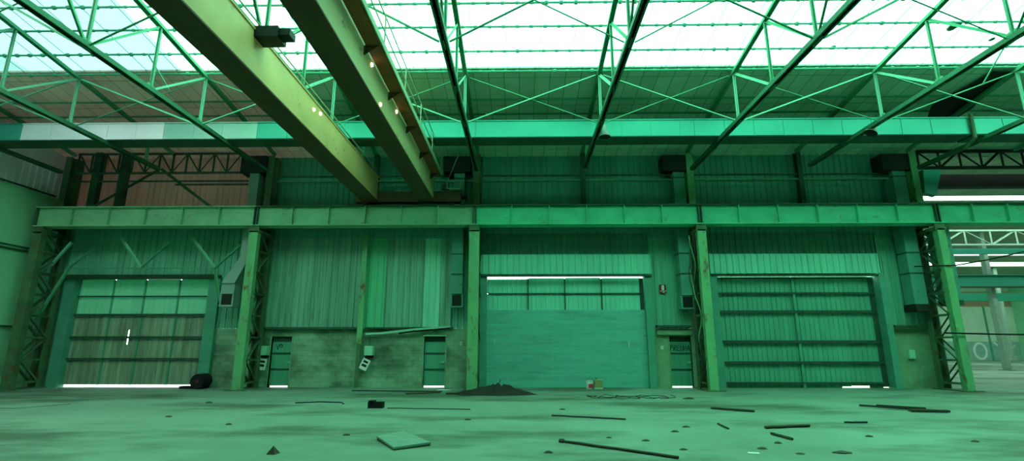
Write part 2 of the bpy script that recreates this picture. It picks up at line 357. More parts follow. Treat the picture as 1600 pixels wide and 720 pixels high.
jamb(-1.76,-1.4,4.56,d); jamb(5.2,5.5,4.56,d)
MB().box(-1.76,5.5,21.3,21.5,4.5,4.58).build('header',M_rail2,d)
XD=[-1.36,.33,1.89,3.44,5.08]
for i in range(4):
    for z0,z1 in ((3.83,4.495 if i==2 else 4.485 if i else 4.44),(3.1,3.8)): MB().corr(XD[i]+(.02 if i else -.12),XD[i+1]-.02,z0,z1,21.74,.2,.02).build('panel',M_fas,d)
for x in XD[1:4]: MB().box(x-.025,x+.025,21.66,21.74,3.1,4.44).build('mullion',M_rail2,d)
MB().box(-1.36,5.1,21.66,21.74,3.79,3.84).build('rail',M_rail2,d)
MB().box(5.04,5.24,21.72,21.8,3.1,4.47).build('edge_strip',M_rail2,d)
m=MB(); k=.01
while k<3.1: m.box(-1.45,5.24,21.62,21.69,k,k+.136); k+=.142
m.box(-1.45,5.24,21.69,21.72,.0,3.12); m.build('planking',M_plank,d)
MB().box(-1.1,-1.03,21.58,21.62,1.78,1.95).build('handle',M_mint,d); MB().box(4.42,4.49,21.58,21.62,1.62,1.82).build('handle',M_mint,d)
d=sroot('door_3','big ribbed door ruled by five dark rails and one mullion',(11.4,21.7,0))
jamb(7.95,8.22,4.56,d); jamb(14.86,15.12,4.56,d,21.3)
MB().box(8.0,15.0,21.35,21.55,4.5,4.56).build('header',M_rail2,d)
ZR=[.17,1.0,1.82,3.04,3.81,4.52]
for a,b in zip(ZR,ZR[1:]):
    for x0,x1 in ((8.2,11.42),(11.46,14.62)): MB().corr(x0,x1,a,b,21.74,.2,.03).build('panel',M_door,d)
for z,h in ((.2,.07),(1.0,.09),(1.82,.12),(3.04,.11),(3.81,.07),(4.44,.05)): MB().box(8.2,14.62,21.58,21.7,z-h/2,z+h/2).build('rail',M_rail2,d)
MB().box(11.39,11.49,21.6,21.71,.02,4.46).build('mullion',M_frame,d)
MB().box(14.62,14.88,21.72,21.8,.05,4.5).build('edge_strip',M_rail2,d)
MB().corr(8.2,13.0,.0,.17,21.74,.2,.03).build('panel',M_door,d); MB().corr(13.0,13.35,.06,.17,21.74,.2,.03).build('panel',M_door,d); MB().corr(13.35,14.1,.09,.17,21.74,.2,.03).build('panel',M_door,d); MB().corr(14.1,14.62,.0,.17,21.74,.2,.03).build('panel',M_door,d)

# narrow doors
def narrow(name,x0,x1,label):
    d=sroot(name,label,((x0+x1)/2,21.7,0))
    MB().box(x0,x1,21.72,21.77,.07,1.82).build('leaf',M_door,d)
    for a,b in ((x0-.05,x0),(x1,x1+.05)): MB().box(a,b,21.57,21.8,0,2.06).build('jamb',M_block2,d)
    MB().box(x0,x1,21.74,21.8,1.8,2.06).build('transom',M_rail2,d)
    for z in (.72,1.36): MB().box(x0+.02,x1-.02,21.69,21.725,z-.03,z+.03).build('rail',M_rail2,d)
    h=MB().box(x1-.12,x1-.04,21.68,21.72,.96,1.04).bar((x1-.1,21.66,1.0),(x1-.2,21.66,1.0),.02,.02).build('handle',M_mint,d)
    return d
d4=narrow('door_4',-10.35,-9.5,'narrow door with faint scrawl beside the grimy block wall')
d5=narrow('door_5',-3.98,-3.1,'narrow plain door under the sagging pale strip')
d6=narrow('door_6',6.12,7.0,'narrow door with dark graffiti under its transom')
MB().box(-4.02,-3.06,21.5,21.6,2.05,2.1).build('lintel',M_mint,d5)
# graffiti strokes (x offset, z) drawn in marker on the door leaves
def scrawl(root,x0,z0,s,letters,step,w=.022,mat=M_ink):
    m=MB()
    for k,L in enumerate(letters):
        for st in L:
            for p,q in zip(st,st[1:]):
                m.bar((x0+k*step+p[0]*s,21.712,z0+p[1]*s),(x0+k*step+q[0]*s,21.712,z0+q[1]*s),w,.012,up=(0,1,0))
    m.build('graffiti',mat,root)
P_=[[(0,0),(.1,1.1)],[(0,1.05),(.45,1.15),(.5,.75),(.08,.6)]]
R_=[[(0,0),(.1,1.1)],[(0,1.05),(.5,1.1),(.45,.65),(.08,.55),(.5,0)]]
E_=[[(.5,.05),(0,.0),(.08,1.05),(.55,1.05)],[(.05,.55),(.45,.55)]]
D_=[[(0,0),(.05,1.05),(.4,.95),(.52,.5),(.35,.05),(0,0)]]
H_=[[(0,-.05),(.08,1.2)],[(.5,0),(.5,1.1)],[(0,.55),(.52,.6)]]
A_=[[(0,0),(.3,1.15),(.55,-.05)],[(.1,.45),(.5,.45)]]
scrawl(d6,6.17,1.46,.2,[P_,R_,E_,D_,H_,A_],.138,.026)
MB().box(6.2,6.9,21.705,21.715,1.735,1.75).build('graffiti',M_ink,d6)
scrawl(d4,-10.18,1.5,.2,[[[(0,1.1),(.3,0),(.6,1.1)]],[[(.2,.9),(.5,1.15),(.8,.95),(.75,.6),(.45,.5),(.2,.7),(.2,.9)]]],.1,.02)

# ------------------------------------------------------------------ columns
CN=['in the corner by the side wall','between the stained big door and the block wall','between block wall and planked big door','between the graffitied door and the ruled big door','at the edge of the open bay']
for i,x in enumerate(COL):
    hw=(.19,.175,.2,.17,.15)[i]
    r=thing('steel_column','green lattice steel column '+CN[i],'column',(x,20.6,0),'lattice columns along the wall')
    MB().box(x-hw,x+hw,20.0,20.06,.03,6.2).box(x-hw,x-hw+.04,20.06,20.26,.03,6.2).box(x+hw-.04,x+hw,20.06,20.26,.03,6.2).build('front_chord',M_col if i else M_colr,r)
    MB().box(x-.17,x+.17,21.3,21.36,.03,9.7).box(x-.17,x-.13,21.1,21.3,.03,9.7).box(x+.13,x+.17,21.1,21.3,.03,9.7).build('rear_chord',M_colr,r)
    MB().box(x-.35,x+.35,19.85,21.45,0,.04).build('base_plate',M_colr,r)
    for s in (.02-hw,hw-.02):
        for k in range(7):
            z=.25+k*.86
            MB().angle((x+s,20.2,z),(x+s,21.15,z),.07).build('strut',M_colr,r)
            a,b=(20.2,21.15) if k%2 else (21.15,20.2)
            MB().angle((x+s,a,z),(x+s,b,z+.86),.07).build('lacing_bar',M_colr,r)
    MB().box(x-.22,x+.22,20.0,21.35,6.14,6.26).box(x-.2,x+.2,20.02,20.1,6.26,6.42).build('cap_plate',M_colr,r)
    MB().box(x-.14,x+.14,20.75,20.79,6.4,9.72).box(x-.02,x+.02,20.79,21.05,6.4,9.72).box(x-.14,x+.14,21.05,21.09,6.4,9.72).build('upper_shaft',M_col if i>2 else M_colr,r)
    MB().prism([(x-.015,20.05,6.14),(x-.015,20.5,6.14),(x-.015,20.28,5.6)],(.03,0,0)).build('gusset',M_col,r)
MB().prism([(17.0,20.7,8.9),(17.75,20.7,8.9),(17.35,20.7,7.75),(16.9,20.7,7.9)],(0,.25,0)).build('haunch',M_eave,r)
# crane runway beams, one per bay
RB=[(-19.95,-10.78,M_runL,'from the corner, over the stained big door'),(-10.78,-1.84,M_runL,'over the block wall, carrying the yellow crane'),(-1.84,7.25,M_run,'over the planked big door'),(7.25,16.69,M_run,'over the ruled big door'),(16.69,27.9,M_run,'across the open bay')]
for x0,x1,mt,lab in RB:
    r=thing('crane_runway_beam','deep green plate crane beam with stiffeners '+lab,'beam',((x0+x1)/2,20.25,6.42),'crane runway beams')
    a,b=x0+.01,x1-.01
    MB().box(a,b,20.12,20.16,6.46,7.21).build('web',mt,r)
    MB().box(a,b,19.98,20.55,7.21,7.25).build('top_flange',M_dark if x0>-12 else mt,r); MB().box(a,b,19.98,20.55,6.42,6.46).build('bottom_flange',mt,r)
    MB().box(a,b,20.52,20.55,6.46,7.21).build('rear_web',M_dark,r); MB().box(a,b,20.55,21.42,7.2,7.22).build('added_shade_plate',M_dark,r)  # plate behind the rear web is added to shade the wall below
    MB().box(a,b,20.24,20.31,7.25,7.33).build('crane_rail',M_cbr,r)
    n=round((x1-x0)/1.47); st=(x1-x0)/n
    for k in range(n+1):
        x=x0+k*st; x=min(max(x,a+.05),b-.05)
        MB().box(x-.018,x+.018,19.99,20.12,6.46,7.21).build('stiffener',M_dark if k in(0,n) else mt,r)
# eaves beams
EB=[(XL,-18.35,M_eave,'green corner stub of'),(-18.35,-13.05,M_eaveL,'whitish length near the corner of'),(-13.05,-9.6,M_eaveM,'pale mint length of'),(-9.6,-1.6,M_eave,'mint length behind the yellow crane of'),(-1.6,6.3,M_eave,'mint length over the planked big door of'),(6.3,16.1,M_eave,'mint length over the ruled big door of'),(16.2,27.9,M_eave,'mint length over the open bay of')]
for x0,x1,mt,lab in EB:
    r=thing('eaves_beam',lab+' the eaves box beam under the roof','beam',((x0+x1)/2,17.6,8.98),'eaves box beam lengths')
    MB().box(x0+.006,x1-.006,17.25,17.29,9.0,9.65).build('front_plate',mt,r)
    MB().box(x0+.006,x1-.006,17.25,17.98,8.98,9.02).build('bottom_plate',M_dark,r)
    MB().box(x0+.006,x1-.006,17.94,17.98,9.02,9.65).build('rear_plate',M_dark,r)
    MB().box(x0+.006,x1-.006,17.22,17.29,9.62,9.66).build('top_lip',mt,r)
    x=x0+1.1
    while x<x1-.3: MB().box(x-.012,x+.012,17.235,17.25,9.0,9.63).build('seam_strip',mt,r); x+=1.05
solo('downpipe',MB().tube([(16.15,17.18,9.75),(16.15,17.18,8.85),(16.1,17.6,8.6)],.06),M_colr,'dark green downpipe crossing the eaves beam joint by the open bay','pipe')

# ------------------------------------------------------------------ roof steel
YN=[18.05,15.8,13.45,11.2,8.95,6.7,4.45]
ZB=8.9
for i,x in enumerate(TR):
    lab='roof truss in the corner against the side wall' if i==0 else ORD[i]+' roof truss counted from the side wall, spanning towards the camera'
    if i==9: lab='roof truss over the open bay, last from the side wall'
    r=thing('roof_truss','green lattice '+lab,'truss',(x,12,ZB),'roof trusses')
    e=20.5 if i%2==0 else 20.15
    m=MB().angle((x-.05,e,ZB),(x-.05,4.4,ZB),.13,.02,flip=-1).angle((x+.05,e,ZB),(x+.05,4.4,ZB),.13,.02); m.build('bottom_chord',M_chord,r)
    z=lambda y: roofz(y)-.2
    m=MB().angle((x-.04,21.0,z(21.0)),(x-.04,4.4,z(4.4)),.1,.018,flip=-1).angle((x+.04,21.0,z(21.0)),(x+.04,4.4,z(4.4)),.1,.018); m.build('top_chord',M_truss,r)
    for k,y in enumerate(YN[1:]):
        mt=M_trussb if k==0 else M_truss
        MB().angle((x-.025,y,ZB),(x-.025,y,z(y)),.052,.012,flip=-1).angle((x+.025,y,ZB),(x+.025,y,z(y)),.052,.012).build('vertical',mt,r)
    for k in range(1,len(YN)-1):
        p,q=(z(YN[k]),ZB) if k<3 else (ZB,z(YN[k+1]))
        MB().angle((x,YN[k],p),(x,YN[k+1],q),.065).build('diagonal',M_trussb if k==1 else M_truss,r)
    for y in YN[1:]:
        MB().prism([(x-.012,y-.2,ZB-.06),(x-.012,y+.2,ZB-.06),(x-.012,y+.12,ZB+.2),(x-.012,y-.12,ZB+.2)],(.024,0,0)).build('gusset',M_truss,r)
    if i%2: MB().angle((x,19.4,ZB),(x,19.4,z(19.4)),.09).build('hanger',M_truss,r)
for row,y in enumerate((15.8,11.2)):
    for i in range(len(TR)-1):
        a,b=TR[i],TR[i+1]; zt=roofz(y)-.25
        where=('in the row by the eaves' if row==0 else 'in the row farther from the wall')
        a+=.13; b-=.13
        r=thing('cross_brace',ORD[i]+' pair of crossed braces from the side wall, '+where,'brace',((a+b)/2,y,ZB),'crossed braces between roof trusses')
        up=(0,1,0)
        br=(M_trussb,M_truss) if row==0 else (M_truss,M_truss)
        # the bar facing the camera starts low at every other truss
        hi=(i%2==0)
        p,q=((a,y-.05,ZB),(b,y-.05,zt)) if hi else ((a,y-.05,zt),(b,y-.05,ZB))
        MB().angle(p,q,.06,.012).build('brace_bar',br[0],r)
        p,q=((a,y+.05,zt),(b,y+.05,ZB)) if hi else ((a,y+.05,ZB),(b,y+.05,zt))
        MB().angle(p,q,.04,.01).build('brace_bar',br[1],r)
        if row==0 and i in (1,7): 
            mx=(a*.25+b*.75); MB().bar((mx,y-.05,ZB+.75*(zt-ZB)),(mx-.1,y-1.1,roofz(y-1.1)-.12),.035).build('stay',M_trussb,r)
for k,y in enumerate((18.3,17.37,15.75,14.77,13.71,12.8,11.85,10.9)):
    zz=roofz(y)-.06; m=MB()
    lab='roof purlin lying against the lining, '+('lower' if k==0 else 'upper')+' of two' if k<2 else ('toothed roof purlin along the lower edge of the skylight' if k==2 else ORD[k-3]+' lattice purlin up the skylight from its lower edge')
    r=thing('roof_purlin',lab,'purlin',(3.5,y,zz),'roof purlins')
    if k<2: MB().box(XL+.02,27.9,y-.02,y+.02,zz-.02,zz+.04).build('channel',M_bar,r)
    else:
        prof=[];q=0
        while q<27.9-XL:
            big=random.random()<.22
            prof+= [(.032,q),(.032,q+.2),(.062 if big else .045,q+.22),(.062 if big else .045,q+.3),(.032,q+.32)]; q+=.42
        MB().lathe((XL+.02,y,zz-.02),prof,6,(1,0,0)).build('toothed_bar',M_bar,r)

# torn roof lining and leaf litter on the skylight
m=MB(); prf=[(16.57,15.95),(17.3,15.95),(16.6,17.6),(16.9,18.6),(15.6,18.75),(16.0,17.2)]
prf=[(16.05,15.95),(16.95,15.95),(16.75,17.1),(17.1,18.0),(17.0,18.75),(15.9,18.7),(15.45,17.9)]
m.prism([(x,y,roofz(y)-.1-.03*random.random()) for x,y in prf],(0,0,.03))
solo('torn_roof_sheet',m,M_void,'dark torn strip of roof lining over the open end of the wall','sheet')
def blob(c,r,h,seed,n=14):
    m=MB(); rings=[(1,0),(.86,.45),(.5,.85),(.15,1)]; vs=[];fs=[]
    for q,(a,b) in enumerate(rings):
        for i in range(n):
            t=2*math.pi*i/n; k=1+.35*mnoise.noise(Vector((math.cos(t)*1.3+seed,math.sin(t)*1.3,q*.8)))
            vs.append((c[0]+r[0]*a*k*math.cos(t),c[1]+r[1]*a*k*math.sin(t),c[2]+h*b*(1+.25*mnoise.noise(Vector((seed,i*.7,q))))))
    for q in range(3):
        for i in range(n): fs.append((q*n+i,q*n+(i+1)%n,(q+1)*n+(i+1)%n,(q+1)*n+i))
    fs+= [tuple(range(n))[::-1],tuple(range(3*n,4*n))]
    return m.add(vs,fs)
for k,(x,y,s,lab) in enumerate(((13.28,14.02,.17,'largest dark clump of leaf litter on the skylight'),(10.1,14.9,.09,'small dark leaf clump on the skylight above the ruled door'),(14.9,14.6,.08,'small leaf clump nearer the open bay on the skylight'))):
    solo('leaf_litter',blob((x,y,roofz(y)+.04),(s,s*1.3),.05,k*3.3),M_dark,lab,'litter')

# ------------------------------------------------------------------ overhead crane
cr=thing('overhead_crane','yellow twin girder overhead crane with rusty walkway, spanning from the wall rail','crane',(-4.6,12,7.42))
for x0,x1,mt in ((-6.42,-5.87,M_crane),(-4.07,-3.55,M_cranE)):
    g=MB().box(x0,x1,-2,20.1,7.47,8.46).build('girder',mt,cr)
    MB().box(x0-.06,x1+.04,-2,20.1,7.43,7.47).build('bottom_flange',M_cbr,g)
    MB().box(x0-.06,x1+.03,-2,20.1,8.46,8.5).build('top_flange',mt,g)
    MB().box((x0+x1)/2-.04,(x0+x1)/2+.04,-2,19.9,8.5,8.57).build('trolley_rail',M_cbr,g)
ec=MB().box(-6.75,-2.45,20.08,20.42,7.42,7.86).build('end_carriage',M_cbr,cr)
for x in (-6.4,-2.85): MB().tube([(x,20.2,7.48),(x,20.36,7.48)],.16,16).build('wheel',M_cbr,ec)
for x in (-2.42,): MB().tube([(x,20.25,7.65),(x+.25,20.25,7.65)],.09,12).build('buffer',M_black,ec)
MB().box(-3.52,-3.16,-2,19.6,8.34,8.38).build('walkway',M_rust,cr)
MB().box(-3.18,-3.13,-2,19.6,8.34,8.5).build('toe_board',M_rail,cr)
for k in range(9): MB().prism([(-3.55,19.2-k*2.2,8.34),(-3.2,19.2-k*2.2,8.34),(-3.55,19.2-k*2.2,8.1)],(0,.03,0)).build('walkway_bracket',M_cbr,cr)
for k in range(7): MB().tube([(-3.15,19.4-k*2.2,8.36),(-3.15,19.4-k*2.2,9.2)],.018,6).build('handrail_post',M_rail,cr)
for z in (9.2,8.8): MB().tube([(-3.15,19.5,z),(-3.15,6,z)],.016,6).build('handrail',M_rail,cr)
for x in (-5.8,): MB().tube([(x,19.5,8.62),(x,6,8.62)],.02,6).build('conduit',M_rail,cr)
mb=MB().box(-5.9,-5.35,9.95,10.4,8.3,8.56).box(-5.35,-5.1,10.0,10.3,8.36,8.52).build('motor_box',M_void,cr)
fr=MB().box(-3.0,-2.4,19.9,19.93,8.2,8.24).box(-3.0,-2.4,19.9,19.93,7.9,7.94).box(-3.0,-2.95,19.9,19.93,7.9,8.24).box(-2.45,-2.4,19.9,19.93,7.9,8.24).build('notice_frame',M_rail,cr)
MB().box(-3.18,-2.9,19.95,20.1,7.9,8.12).build('junction_box',M_dark,cr)
M_spot=glow('glowing light spot',(1,.85,.5),3.0)  # glowing discs stand in for daylight through gaps in the girder webs
for x,y,z in ((-5.85,13.33,8.2),(-5.85,13.8,8.3),(-3.53,11.0,8.2),(-3.53,11.9,7.62),(-3.53,13.5,8.2)):
    MB().lathe((x-.02,y,z),[(.0,.05),(.045,.04),(.055,.0)],10,(1,0,0)).build('light_spot',M_spot,cr)
MB().tube([(-2.95,19.9,8.24),(-2.6,19.6,9.0),(-2.5,19.7,9.3)],.012,5).build('cable',M_rail,cr)

# ------------------------------------------------------------------ ducts
def duct(label,x0,x1,y0,y1,z0,z1,mat,vent=True,fan=True):
    r=thing('ventilation_duct',label,'duct',((x0+x1)/2,(y0+y1)/2,z0),'wall ventilation ducts')
    b=MB().box(x0,x1,y0,y1,z0+.55 if vent else z0,z1).build('shaft',mat,r)
    for z in (4.55,5.4,7.4,8.7):
        if z0+.6<z<z1: MB().box(x0-.02,x1+.02,y0-.02,y1,z-.025,z+.025).build('flange',M_rail2,r)
    if vent:
        ob=MB().box(x0-.03,x1+.03,y0+.1,y1,z0,z0+.55).build('outlet_box',mat,r)
        MB().box(x0-.03,x1+.03,y0+.06,y0+.1,z0,z0+.05).box(x0-.03,x1+.03,y0+.06,y0+.1,z0+.5,z0+.55).box(x0-.03,x0+.03,y0+.06,y0+.1,z0+.05,z0+.5).box(x1-.03,x1+.03,y0+.06,y0+.1,z0+.05,z0+.5).build('vent_frame',mat,ob)
        MB().box(x0+.03,x1-.03,y0+.085,y0+.1,z0+.05,z0+.5).build('vent_opening',M_void,ob)
    if fan: MB().box(x0-.45,x1+.25,y0-.15,y1,8.95,9.66).build('fan_housing',M_void,r)
    return r
duct('green wall duct with a square outlet above the plain narrow door',-2.83,-2.38,20.95,21.5,3.2,9.66,M_duct)
duct('green wall duct with a square outlet above the graffitied door',6.58,7.06,20.95,21.5,3.12,9.66,M_duct)
r=duct('green wall duct ending in a dark flared mouth by the open bay',15.88,16.42,20.95,21.5,3.3,9.66,M_duct,False)
MB().prism([(15.82,20.8,3.0),(16.48,20.8,3.0),(16.42,20.95,3.3),(15.88,20.95,3.3)],(0,.7,0)).build('flared_mouth',M_void,r)
r=thing('ventilation_duct','grey wall duct that bends sideways beside the stained big door','duct',(-11.9,20.9,3.2),'wall ventilation ducts')
MB().box(-11.6,-11.2,20.7,21.3,5.2,9.66).build('shaft',M_ductg,r)
MB().prism([(-12.2,20.6,4.15),(-11.65,20.6,4.15),(-11.2,20.7,5.25),(-11.6,20.7,5.25)],(0,.6,0)).build('offset_bend',M_ductg,r)
ob=MB().box(-12.2,-11.65,20.66,21.2,3.2,4.15).build('outlet_box',M_ductg,r)
MB().box(-12.13,-11.72,20.64,20.66,3.28,3.72).build('vent_opening',M_void,ob)
MB().box(-12.2,-11.65,20.63,20.66,3.72,3.8).build('vent_frame',M_ductg,ob); MB().box(-12.2,-11.65,20.63,20.66,3.2,3.28).build('vent_frame',M_ductg,ob)
MB().box(-12.0,-10.9,20.6,21.3,8.9,9.66).build('fan_housing',M_void,r)
r=thing('ventilation_duct','green hanging duct on the open side of the end column','duct',(17.2,20.9,3.3),'wall ventilation ducts')
MB().box(16.95,17.5,20.6,21.1,3.4,6.4).build('shaft',M_duct,r); MB().box(16.93,17.52,20.58,21.12,3.22,3.42).build('flared_mouth',M_dark,r)

# ------------------------------------------------------------------ pipes, posts, frames on the wall
for z,lab in ((8.9,'upper of the paired pipes'),(8.68,'lower of the paired pipes')):
    solo('wall_pipe',MB().tube([(-11,21.2,z),(16.4,21.2,z)],.045,8),M_dark if z>8.8 else M_pipe,lab+' along the upper wall sheeting','pipe','paired upper wall pipes')
for x,lab in ((2.75,'above the planked big door'),(12.1,'above the ruled big door'),(-6.3,'behind the yellow crane')):
    solo('wall_post',MB().box(x-.1,x+.1,21.1,21.14,7.25,9.9).box(x-.015,x+.015,21.14,21.35,7.25,9.9).box(x-.1,x+.1,21.35,21.39,7.25,9.9),M_dark,'dark upper wall post '+lab,'post','upper wall posts')
r=thing('wall_post','pale green post splitting the streaked sheeting and block wall','post',(-6.6,21.4,0))
MB().box(-6.72,-6.5,21.3,21.34,1.75,6.3).box(-6.62,-6.58,21.34,21.55,1.75,6.3).build('upper_length',M_col,r)
MB().box(-6.7,-6.55,21.32,21.36,0,1.75).box(-6.64,-6.6,21.36,21.55,0,1.75).build('lower_length',M_colr,r)
r=thing('lattice_girder','dark zigzag girder against the faded pink sheeting','girder',(-15.8,20.9,9))
MB().box(-19.4,-12.05,20.85,20.93,8.96,9.04).build('bottom_chord',M_dark,r); MB().box(-19.4,-12.05,20.85,20.93,9.84,9.92).build('top_chord',M_dark,r)
n=12; dx=7.2/n
for k in range(n):
    x=-19.35+k*dx; MB().angle((x,20.88,9.0),(x,20.88,9.88),.06).build('vertical',M_dark,r)
    MB().angle((x,20.88,9.0 if k%2 else 9.88),(x+dx,20.88,9.88 if k%2 else 9.0),.05).build('diagonal',M_dark,r)
for z,lab in ((8.66,'upper'),(8.5,'lower')): solo('wall_pipe',MB().tube([(-19.8 if z>8.6 else -15,21.0,z),(-11.8,21.0,z)],.04,8),M_dark,lab+' dark pipe across the faded pink sheeting','pipe')
r=thing('knee_brace','dark inverted V brace standing on the crane beam by the pink sheeting','brace',(-15.6,20.4,7.26))
MB().angle((-18.0,20.45,7.34),(-15.3,20.3,8.95),.12).build('brace_bar',M_dark,r); MB().angle((-13.0,20.45,7.34),(-15.2,20.3,8.95),.12).build('brace_bar',M_dark,r)
for x,lab in ((-18.6,'next to the corner column against the pink sheeting'),(-17.4,'second from the corner column against the pink sheeting')):
    solo('wall_post',MB().box(x-.16,x+.16,20.98,21.02,7.26,10.0).box(x-.02,x+.02,21.02,21.4,7.26,10.0),M_dark,'dark upper post '+lab,'post')
r=thing('bracing_frame','zigzag bracing frame hanging over the stained big door','brace',(-15.75,20.8,4.78))
MB().angle((-18.85,20.8,4.8),(-12.6,20.8,4.8),.05).build('tie',M_truss,r)
for p,q,mt in (((-18.8,4.82),(-17.9,5.62),M_truss),((-16.8,6.1),(-15.76,4.82),M_trussb),((-15.76,4.82),(-14.7,5.9),M_truss),((-13.8,6.1),(-12.65,4.8),M_trussb),((-12.65,4.8),(-11.7,5.75),M_truss),((-18.8,4.82),(-19.75,2.7),M_truss),((-18.9,5.9),(-19.6,4.9),M_trussb),((-12.65,4.8),(-12.3,3.4),M_truss)):  # lit bars have the lighting put into a brighter green
    MB().angle((p[0],20.8,p[1]),(q[0],20.8,q[1]),.09,.015).build('brace_bar',mt,r)
# sagging flashing strip on block wall
m=MB(); pts=[(-6.4,21.42,2.14),(-5.7,21.4,2.17),(-5.0,21.4,2.25),(-4.3,21.4,2.33),(-3.6,21.42,2.38),(-2.9,21.45,2.44)]
for p,q in zip(pts,pts[1:]): m.bar(p,q,.03,.08,up=(0,0,1))
solo('flashing_strip',m,M_mint,'pale sagging metal strip across the top of the block wall','strip')
m=MB(); 
for p,q in zip(pts[2:],pts[3:]): m.bar((p[0],21.36,p[2]-.09),(q[0],21.36,q[2]-.07),.05,.06)
solo('hanging_hose',m,M_black,'dark hose under the sagging metal strip','hose')
# boxes with notices
def meter(x,z,tilt,lab,lab2):
    r=thing('electrical_box',lab,'box',(x,21.4,z)); bd=MB().box(x-.17,x+.17,21.3,21.6,z,z+.38).build('body',M_mint,r); MB().box(x-.14,x+.14,21.29,21.3,z+.03,z+.35).build('cover',M_mint,bd)
    MB().box(x-.15,x+.15,21.42,21.6,z-.1,z).build('gland_plate',M_black,r); MB().tube([(x,21.5,z+.38),(x,21.5,z+.75)],.03,8).build('conduit',M_colr,r)
    c,s=math.cos(tilt),math.sin(tilt); cx,cz=x-(.13 if x>-8 else -.02),z-.35
    R=lambda u,v:(cx+u*c-v*s,0,cz+u*s+v*c)
    n=thing('notice_board',lab2,'notice',(cx,21.33,cz-.2))
    q=[R(u,v) for u,v in((-.16,-.22),(.16,-.22),(.16,.22),(-.16,.22))]
    sh=MB().prism([(p[0],21.34,p[2]) for p in q],(0,.015,0)).build('sheet',M_white,n)
    for v0,v1 in ((-.1,.0),(.06,.15)):
        q=[R(u,v) for u,v in((-.1,v0),(.1,v0),(.1,v1),(-.1,v1))]
        MB().prism([(p[0],21.335,p[2]) for p in q],(0,.004,0)).build('print_block',M_ink,sh)
meter(-10.55,1.28,-.12,'mint electrical box beside the column left of the scrawled narrow door'.replace(' left of',' near'),'white notice hanging by the scrawled narrow door')
meter(-6.2,1.28,-.42,'mint electrical box beside the pale post on the block wall','tilted white notice hanging by the pale post')
# fire sign
r=thing('fire_sign','small dark red extinguisher sign on the sheeting above the graffitied door','sign',(5.97,21.5,3.8))
pl=MB().box(5.83,6.11,21.5,21.54,3.8,4.16).build('plate',M_redd,r); MB().box(5.92,6.03,21.49,21.5,3.93,4.12).box(5.95,6.0,21.49,21.5,4.12,4.14).build('pictogram',M_white,pl)
MB().box(5.83,6.11,21.49,21.5,3.885,3.9).build('divider',M_white,pl); MB().box(5.96,6.04,21.49,21.5,3.825,3.86).build('arrow',M_white,pl)
for x,z,lab in ((-2.45,1.68,'small white switch box on the block wall by the column'),(5.8,1.52,'small pale switch box on rendered wall by the graffitied door')):
    r=thing('switch_box',lab,'switch',(x,21.55,z)); MB().box(x-.05,x+.05,21.53,21.6,z,z+.14).build('body',M_white,r); MB().box(x-.015,x+.015,21.515,21.53,z+.05,z+.09).build('toggle',M_ink,r)
r=thing('junction_box','small pale box on the rendered wall by the open bay','box',(15.85,21.5,1.15)); MB().box(15.7,15.95,21.48,21.6,1.15,1.5).build('body',M_mint,r); MB().box(15.73,15.92,21.47,21.48,1.18,1.47).build('cover',M_mint,r)
# cables on column
r=thing('cable_bundle','tangled dark cables hanging down beside the column next to the graffitied door','cable',(6.95,20.5,0))
for k in range(6):
    x=6.8+.05*k; pts=[]
    for j in range(14):
        t=j/13; pts.append((x+.09*math.sin(j*1.1+k*2)+.06*k*t,20.35+.1*math.cos(j*.9+k),6.1-6.05*t if k%2 else 6.0-(4.6)*t))
    MB().tube(pts,.022,5).build('cable',M_wdark if k!=2 else M_col,r,True)
solo('power_cable',MB().tube([(15.6,20.3,4.72),(16.9,19.9,4.7),(18.2,19.95,4.92),(20.0,20.2,5.3),(22.5,20.6,5.6)],.025,6),M_black,'sagging dark cable slung across the open bay at duct height','cable')
solo('barrier_cable',MB().tube([(16.0,19.9,2.13),(18,19.9,2.08),(22.5,20.0,2.02)],.03,6),M_black,'taut dark cable low across the open bay','cable')

# bell lamps
for x,y,z,t,lab in ((2.95,16.6,8.72,0,'fourth'),(12.02,16.5,8.75,.5,'seventh')):
    lab='pale bell lamp hanging from the '+('sixth' if t==0 else 'eighth')+' roof truss from the side wall'
    r=thing('bell_lamp',lab,'lamp',(x,y,z),'bell lamps under the trusses'); ax=(math.sin(t),0,math.cos(t))
    shd=MB().lathe((x,y,z),[(.2,0),(.19,.04),(.13,.2),(.09,.3),(.085,.42),(.0,.43)],18,ax).build('shade',M_ductg,r,True)
    MB().lathe((x,y,z),[(.2,-.005),(.15,.02),(0,.03)],18,ax).build('lens',M_void,shd)
    MB().tube([(x+ax[0]*.42,y,z+ax[2]*.42),(x-.05,y,9.0)],.015,6).build('hook',M_dark,r)

# ------------------------------------------------------------------ neighbouring hall seen through the open bay
def sheet(y0,y1,z=10.4): return MB().box(17.1,62,y0,y1,z,z+.08)
M_roofP=roofmat('pale roof lining',(.42,.46,.38),((.45,.8,.5),.06))
m=MB().box(17.1,62,21.95,29.7,10.4,10.48).box(17.1,62,30.7,33,10.4,10.48).box(17.1,62,36.3,48.7,10.4,10.48).box(17.1,62,50.4,54.4,10.4,10.48).box(17.1,62,57.4,72,10.4,10.48).box(28,62,-15,21.95,11.2,11.28)
struct('ceiling',m,M_roofP,'pale flat roof lining of the neighbouring hall')
M_pane2=pane('clear skylight strip',(.75,1,.85))
for k,(a,b,l) in enumerate(((33,36.3,'hidden wide skylight added to brighten the neighbouring hall'),(29.7,30.7,'skylight strip above the neighbouring crane beam'),(48.7,50.4,'upper bright strip in the far roof'),(54.4,57.4,'lower bright strip in the far roof'))):  # widest pane is an unseen addition that brightens this hall
    struct('window_%d'%(k+7),MB().add([(17.1,a,10.42),(62,a,10.42),(62,b,10.42),(17.1,b,10.42)],[(0,1,2,3)]),M_pane2,l)
